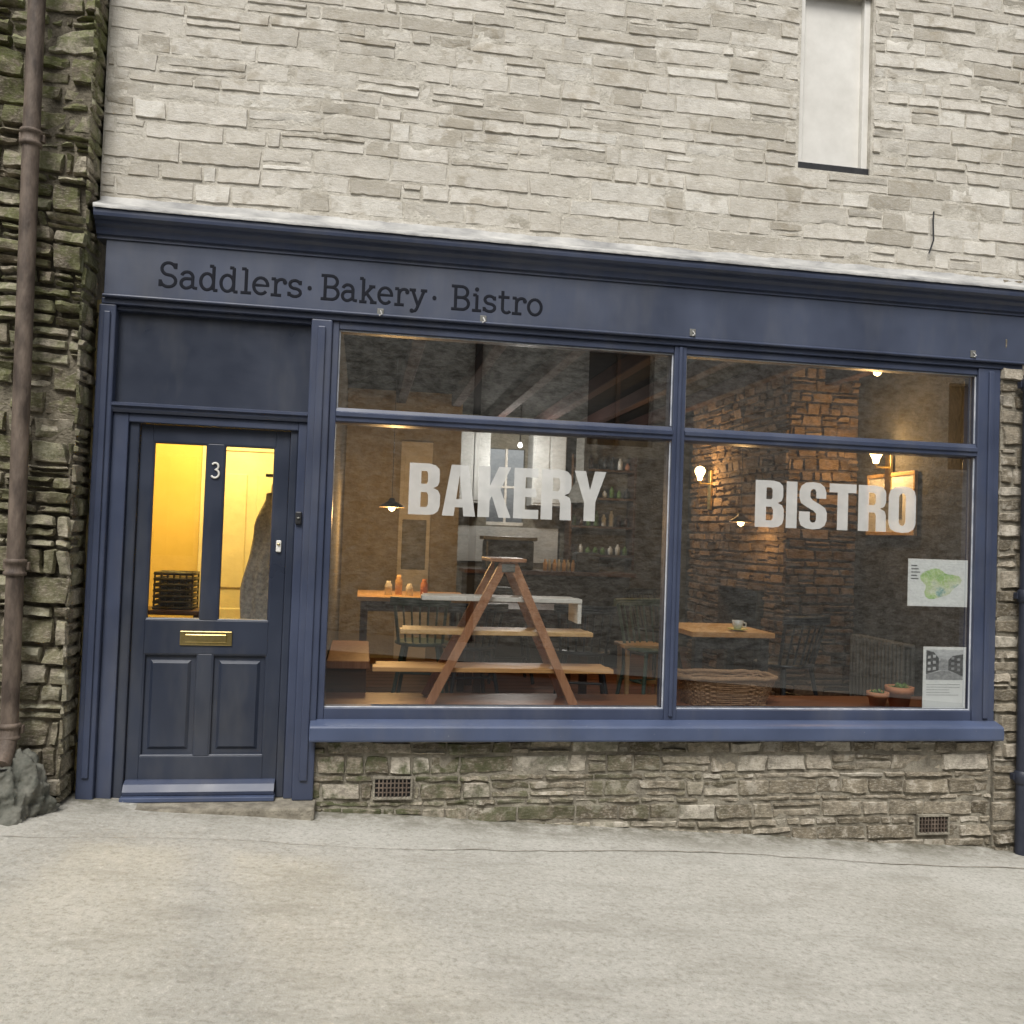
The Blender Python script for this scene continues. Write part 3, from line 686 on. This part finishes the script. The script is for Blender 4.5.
# wicker basket
wb=group('wicker_basket')
cx,cy,zb=2.28,.40,.457; 
def ring(hx,hy,z,ph,am): 
    pts=[]
    for i in range(72):
        a=2*math.pi*i/72; c_,s_=math.cos(a),math.sin(a); e=.5
        x=hx*math.copysign(abs(c_)**e,c_); y=hy*math.copysign(abs(s_)**e,s_)
        k=1+am*math.sin(a*24+ph); pts.append((cx+x*k,cy+y*k,z+.003*math.sin(a*12+ph)))
    return pts
for j in range(12):
    f=j/11; tube('weave_%d'%j,wb,ring(.25+.055*f,.12+.04*f,zb+.008+f*.15,j*math.pi,.014),.0075,WICK,True,2)
tube('rim',wb,ring(.315,.165,zb+.17,0,.006),.015,WICK,True,3)
for i in range(48):
    a=2*math.pi*i/48;c_,s_=math.cos(a),math.sin(a);e=.5
    X=math.copysign(abs(c_)**e,c_);Y=math.copysign(abs(s_)**e,s_)
    tube('stake',wb,[(cx+.252*X,cy+.122*Y,zb),(cx+.314*X,cy+.166*Y,zb+.17)],.0055,WICK,res=1)
box('base',wb,cx-.24,cx+.24,cy-.11,cy+.11,zb-.001,zb+.008,WICK,.002)
def pot(x,y,z,s):
    g=group('potted_succulent')
    lathe('pot',g,(x,y,z),[(0,0),(.05*s,0),(.066*s,.085*s),(.078*s,.087*s),(.08*s,.125*s),(.07*s,.125*s),(.066*s,.1*s),(0,.1*s)],TERRA)
    vs=[];fs=[]; rr=random.Random(int(x*100))
    for i in range(60):
        a=rr.uniform(0,6.28); el=rr.uniform(.15,1.4); r0=rr.uniform(0,.045)*s; l=rr.uniform(.03,.055)*s
        b=Vector((x+r0*math.cos(a),y+r0*math.sin(a),z+.1*s)); d=Vector((math.cos(a)*math.cos(el),math.sin(a)*math.cos(el),math.sin(el)))
        sd=Vector((-math.sin(a),math.cos(a),0))*.010*s; k=len(vs)
        vs+= [b-sd*.5,b+sd*.5,b+d*l*.6+sd,b+d*l,b+d*l*.6-sd]; fs.append((k,k+1,k+2,k+3,k+4))
    mesh_obj('leaves',vs,fs,LEAFM,g)
pot(3.23,.22,.456,.85); pot(3.39,.24,.456,1.1)

rd=group('column_radiator')
for i in range(15):
    y=1.1+i*.05
    for dx in (0,.04,.08): tube('column',rd,[(3.97+dx,y,.26),(3.97+dx,y,.74)],.015,RADM,res=2)
    tube('top',rd,[(3.965,y,.745),(4.055,y,.745)],.018,RADM,res=2); tube('bottom',rd,[(3.965,y,.25),(4.055,y,.25)],.018,RADM,res=2)
for y in (1.12,1.78): box('foot',rd,3.96,4.06,y-.01,y+.01,FL,.24,RADM,.003)
pf=group('framed_picture')
box('mat',pf,4.075,4.085,1.17,1.78,1.60,2.03,PAPER,0)
box('frame_t',pf,4.065,4.095,1.15,1.80,2.03,2.06,PINE,.003); box('frame_b',pf,4.065,4.095,1.15,1.80,1.57,1.60,PINE,.003)
box('frame_l',pf,4.066,4.094,1.15,1.17,1.60,2.03,PINE,.003); box('frame_r',pf,4.066,4.094,1.78,1.80,1.60,2.03,PINE,.003)
box('print',pf,4.07,4.076,1.32,1.6,1.7,1.93,RADM,0)
# lamps
def light(name,loc,e,c=(1,.58,.22),r=.04,parent=None):
    l=bpy.data.lights.new(name,'POINT'); l.energy=e; l.color=c; l.shadow_soft_size=r
    o=bpy.data.objects.new(name,l); col.objects.link(o); o.location=loc
    if parent: o.parent=parent
def wall_lamp(x,y,z,e,s=1):
    g=group('wall_lamp')
    box('back_plate',g,x+.10,x+.125,y-.04,y+.04,z-.36,z+.04,BRASS,.005)
    tube('arm',g,[(x+.11,y,z-.1),(x,y,z-.1),(x,y,z-.06)],.010,BRASS)
    lathe('bulb',g,(x,y,z),[(0,-.06*s),(.018*s,-.055*s),(.022*s,-.03*s),(.042*s,.01*s),(.044*s,.03*s),(.03*s,.055*s),(0,.065*s)],BULB,16)
    light('lamp_light',(x-.10,y-.06,z),e,parent=g)
wall_lamp(3.33,3.62,2.16,24,1.2); wall_lamp(3.96,1.50,2.2,20,1.2)
def pendant(x,y,z,e,r=.12):
    g=group('pendant_lamp')
    tube('cable',g,[(x,y,z+.08),(x,y,2.95)],.003,IRON,res=1)
    lathe('shade',g,(x,y,z),[(r,-.01),(r*.98,0),(r*.5,.03),(.03,.045),(.02,.07),(0,.07)],SHADEM,24)
    lathe('bulb',g,(x,y,z-.012),[(0,-.035),(.025,-.02),(.03,0),(.02,.03),(0,.035)],BULB,14)
    light('pendant_light',(x,y,z-.075),e,parent=g)
pendant(.24,2.75,1.68,40,.11); pendant(3.2,2.3,1.66,9,.10)
def ceil_lamp(x,y,e,z=2.83,c=(1,.58,.22),s=1,m=BULB):
    g=group('ceiling_lamp')
    tube('drop',g,[(x,y,2.95),(x,y,z+.03)],.008,IRON)
    lathe('bulb',g,(x,y,z),[(0,-.05*s),(.035*s,-.03*s),(.04*s,0),(.02*s,.04*s),(0,.045*s)],m,14)
    light('ceiling_light',(x,y,z-.11),e,c,parent=g)
ceil_lamp(3.71,1.1,4,2.77,s=.7)
COOL=mat_emit('added_kitchen_bulb',(1,.95,.88),6)
ceil_lamp(1.72,5.0,48,2.5,(1,.95,.88),.7,COOL)  # added lamp without a seen source, brightens the kitchen units

def mat_map():
    m,nt,out=newmat('map_print'); v=coords(nt)
    n=noise_n(nt,v,9,4,.6); vr=nt.nodes.new('ShaderNodeTexVoronoi'); L(nt,v,vr.inputs['Vector']); vr.inputs['Scale'].default_value=38; vr.feature='DISTANCE_TO_EDGE'
    g=ramp(nt,n,[(.3,(.25,.48,.12)),(.45,(.50,.64,.28)),(.58,(.66,.68,.5)),(.66,(.22,.42,.38))])
    cc=mixc(nt,ramp(nt,vr.outputs['Distance'],[(0,.7),(.05,0.0)]),g,(.8,.8,.75))
    return finish(m,nt,out,cc,.7)
MAPM=mat_map()
mp=group('map_poster'); box('sheet',mp,3.31,3.715,.054,.0555,1.115,1.405,PAPER,0)
pts=[]; 
for i in range(28):
    a=2*math.pi*i/28; r=1+.18*math.sin(3*a+1)+.1*math.sin(5*a); pts.append((3.52+.125*r*math.cos(a),.0532,1.258+.088*r*math.sin(a)))
o=mesh_obj('map_area',pts,[tuple(range(28))],MAPM,mp)
for i in range(5): box('label',mp,3.33,3.37+.01*(i%3),.0528,.0535,1.36-.02*i,1.366-.02*i,INK,0)
nt_=group('notice_poster'); box('sheet',nt_,3.425,3.715,.054,.0555,.492,.868,PAPER,0)
def poly(name,pts,y,m): 
    o=mesh_obj(name,[(3.445+p[0]*.25,y,.665+p[1]*.185) for p in pts],[tuple(range(len(pts)))],m,nt_); return o
poly('photo_base',[(0,0),(1,0),(1,1),(0,1)],.0535,LTG)
poly('photo_road',[(0,0),(1,0),(1,.12),(.6,.3),(.4,.3),(0,.18)],.0533,MIDG)
poly('photo_building_left',[(0,.18),(.34,.32),(.34,.72),(.20,.92),(0,.98)],.0531,INK)
poly('photo_building_middle',[(.34,.32),(.60,.32),(.60,.60),(.52,.70),(.40,.70),(.34,.60)],.0530,MIDG)
poly('photo_building_right',[(1,.12),(.60,.32),(.60,.66),(.72,.80),(1,.86)],.0531,INK)
for c_ in range(2):
    for r_ in range(3):
        u=.04+.14*c_; w_=.30+.2*r_+.03*c_
        poly('photo_window',[(u,w_),(u+.08,w_+.01),(u+.08,w_+.10),(u,w_+.10)],.0527,LTG)
        u=.68+.16*c_; w_=.34+.17*r_-.04*c_
        poly('photo_window',[(u,w_),(u+.08,w_-.01),(u+.08,w_+.08),(u,w_+.08)],.0527,MIDG)
rr=random.Random(2)
for i in range(5):
    z=.635-.016*i
    box('text_line',nt_,3.45,3.45+rr.uniform(.15,.23),.0531,.0538,z,z+.003,MIDG,0)
# ------------------------------------------------------------------ hallway behind the door
H=group('entrance_hall',B)
box('floor',H,-1.7,-.25,.16,2.1,-.06,0,FLOORW,0)
box('back_wall',H,-1.7,-.25,2.0,2.06,0,2.6,CREAM,0)
box('left_wall',H,-1.75,-1.7,.14,2.06,0,2.6,CREAM,0); box('right_wall',H,-.31,-.25,.2,2.0,0,2.6,CREAM,0)
box('ceiling',H,-1.75,-.25,.14,2.06,2.6,2.65,CREAM,0)
box('hall_front_left',H,-1.7,-1.41,.14,.16,0,2.6,CREAM,0)
hd=group('inner_hall_door',H)
box('leaf',hd,-1.12,-.52,1.96,1.995,0,2.02,WHITE,.003)
for x0,x1 in ((-1.06,-.86),(-.79,-.59)):
    for z0,z1 in ((.2,.85),(1.0,1.85)): box('panel',hd,x0,x1,1.945,1.961,z0,z1,WHITE,.012)
box('arch_l',hd,-1.19,-1.12,1.94,1.998,0,2.09,WHITE,.004); box('arch_r',hd,-.52,-.45,1.94,1.998,0,2.09,WHITE,.004); box('arch_t',hd,-1.12,-.52,1.94,1.998,2.02,2.09,WHITE,.004)
light('hall_light',(-1.0,1.1,2.3),72,(1,.72,.22),.08,H)
lathe('hall_bulb',H,(-1.0,1.1,2.42),[(0,-.05),(.04,-.03),(.045,0),(.02,.05),(0,.06)],BULB)
cb=group('console_table'); box('top',cb,-1.6,-.95,.75,1.05,.90,.93,DWOOD,.004)
for x in (-1.57,-.98):
    for y in (.78,1.02): box('leg',cb,x-.02,x+.02,y-.02,y+.02,0,.90,DWOOD,.003)
hb=group('wire_basket')
for i in range(7): 
    z=.94+i*.035; tube('wire',hb,[(-1.24,.80,z),(-1.02,.80,z),(-1.02,1.0,z),(-1.24,1.0,z)],.011,IRON,True,2)
for i in range(7):
    x=-1.24+.037*i
    for y in (.80,1.0): tube('upright',hb,[(x,y,.93),(x,y,1.16)],.006,IRON,res=1)
box('contents',hb,-1.22,-1.04,.82,.98,.935,1.12,IRON,.01)
cg=group('reflected_figure_coat')  # coat shape added in place of the figure reflected in the door pane
vs=[];fs=[];seg=48;rows=24
for j in range(rows+1):
    f=j/rows; z=1.66-f*.95
    g_=min(1,f/.22); g_=g_*g_*(3-2*g_)
    hw=.030+.085*g_+.035*f; hd_=.03+.045*g_
    for i in range(seg):
        a=2*math.pi*i/seg; k=1+.13*math.sin(a*7+f*2.5+noise.noise(Vector((f*3,1,1)))*2)*min(1,f*1.6)+.18*noise.noise(Vector((math.cos(a)*1.5,f*5,math.sin(a)*1.5)))
        vs.append((-.55+hw*k*math.cos(a)+.015*f+.02*math.sin(f*7),.62+hd_*k*math.sin(a),z+.012*noise.noise(Vector((a,f*4,5)))))
for j in range(rows):
    for i in range(seg): fs.append((j*seg+i,j*seg+(i+1)%seg,(j+1)*seg+(i+1)%seg,(j+1)*seg+i))
fs.append(tuple(range(seg)))
mesh_obj('reflected_figure_body',vs,fs,FIGURE_COAT,cg,True)
tube('hanger_hook',cg,[(-.55,.62,1.64),(-.55,.62,1.71),(-.525,.62,1.74),(-.54,.62,1.77),(-.57,.62,1.76)],.006,WHITE)
tube('hook_rail',cg,[(-.31,.62,1.77),(-.59,.62,1.77)],.010,IRON)

# ------------------------------------------------------------------ world, sun, camera
w=bpy.data.worlds.new("World"); sc.world=w; w.use_nodes=True
nt=w.node_tree; bg=nt.nodes['Background']
sky=nt.nodes.new('ShaderNodeTexSky'); sky.sky_type='NISHITA'; sky.sun_disc=False
SE,SR=math.radians(52),math.radians(200)
sky.sun_elevation=SE; sky.sun_rotation=SR; sky.dust_density=4; sky.air_density=1
hs=nt.nodes.new('ShaderNodeHueSaturation'); hs.inputs['Saturation'].default_value=.15
nt.links.new(sky.outputs[0],hs.inputs['Color']); nt.links.new(hs.outputs[0],bg.inputs[0])
bg.inputs[1].default_value=.15
sl=bpy.data.lights.new('sun','SUN'); sl.energy=2.6; sl.angle=math.radians(25); sl.color=(1,.97,.925)
so=bpy.data.objects.new('sun',sl); col.objects.link(so)
dirv=Vector((math.sin(SR)*math.cos(SE),math.cos(SR)*math.cos(SE),math.sin(SE)))
so.rotation_euler=dirv.to_track_quat('Z','Y').to_euler()

cam=bpy.data.cameras.new('camera'); co=bpy.data.objects.new('camera',cam); col.objects.link(co); sc.camera=co
cam.sensor_width=36; cam.lens=36*900/1024; cam.clip_end=800; cam.clip_start=.05
Xc=Vector((.9858,.0404,.1631)); Nc=Vector((-.1641,.02327,.98616)); Uc=Vector((.03563,-.99892,.02948))
right=Vector((Xc[0],Nc[0],Uc[0])).normalized(); fwd=Vector((Xc[2],Nc[2],Uc[2])).normalized()
up=right.cross(fwd).normalized(); right=fwd.cross(up).normalized()
M=Matrix((right,up,-fwd)).transposed().to_4x4(); M.translation=Vector((0,-5,1.44)); co.matrix_world=M
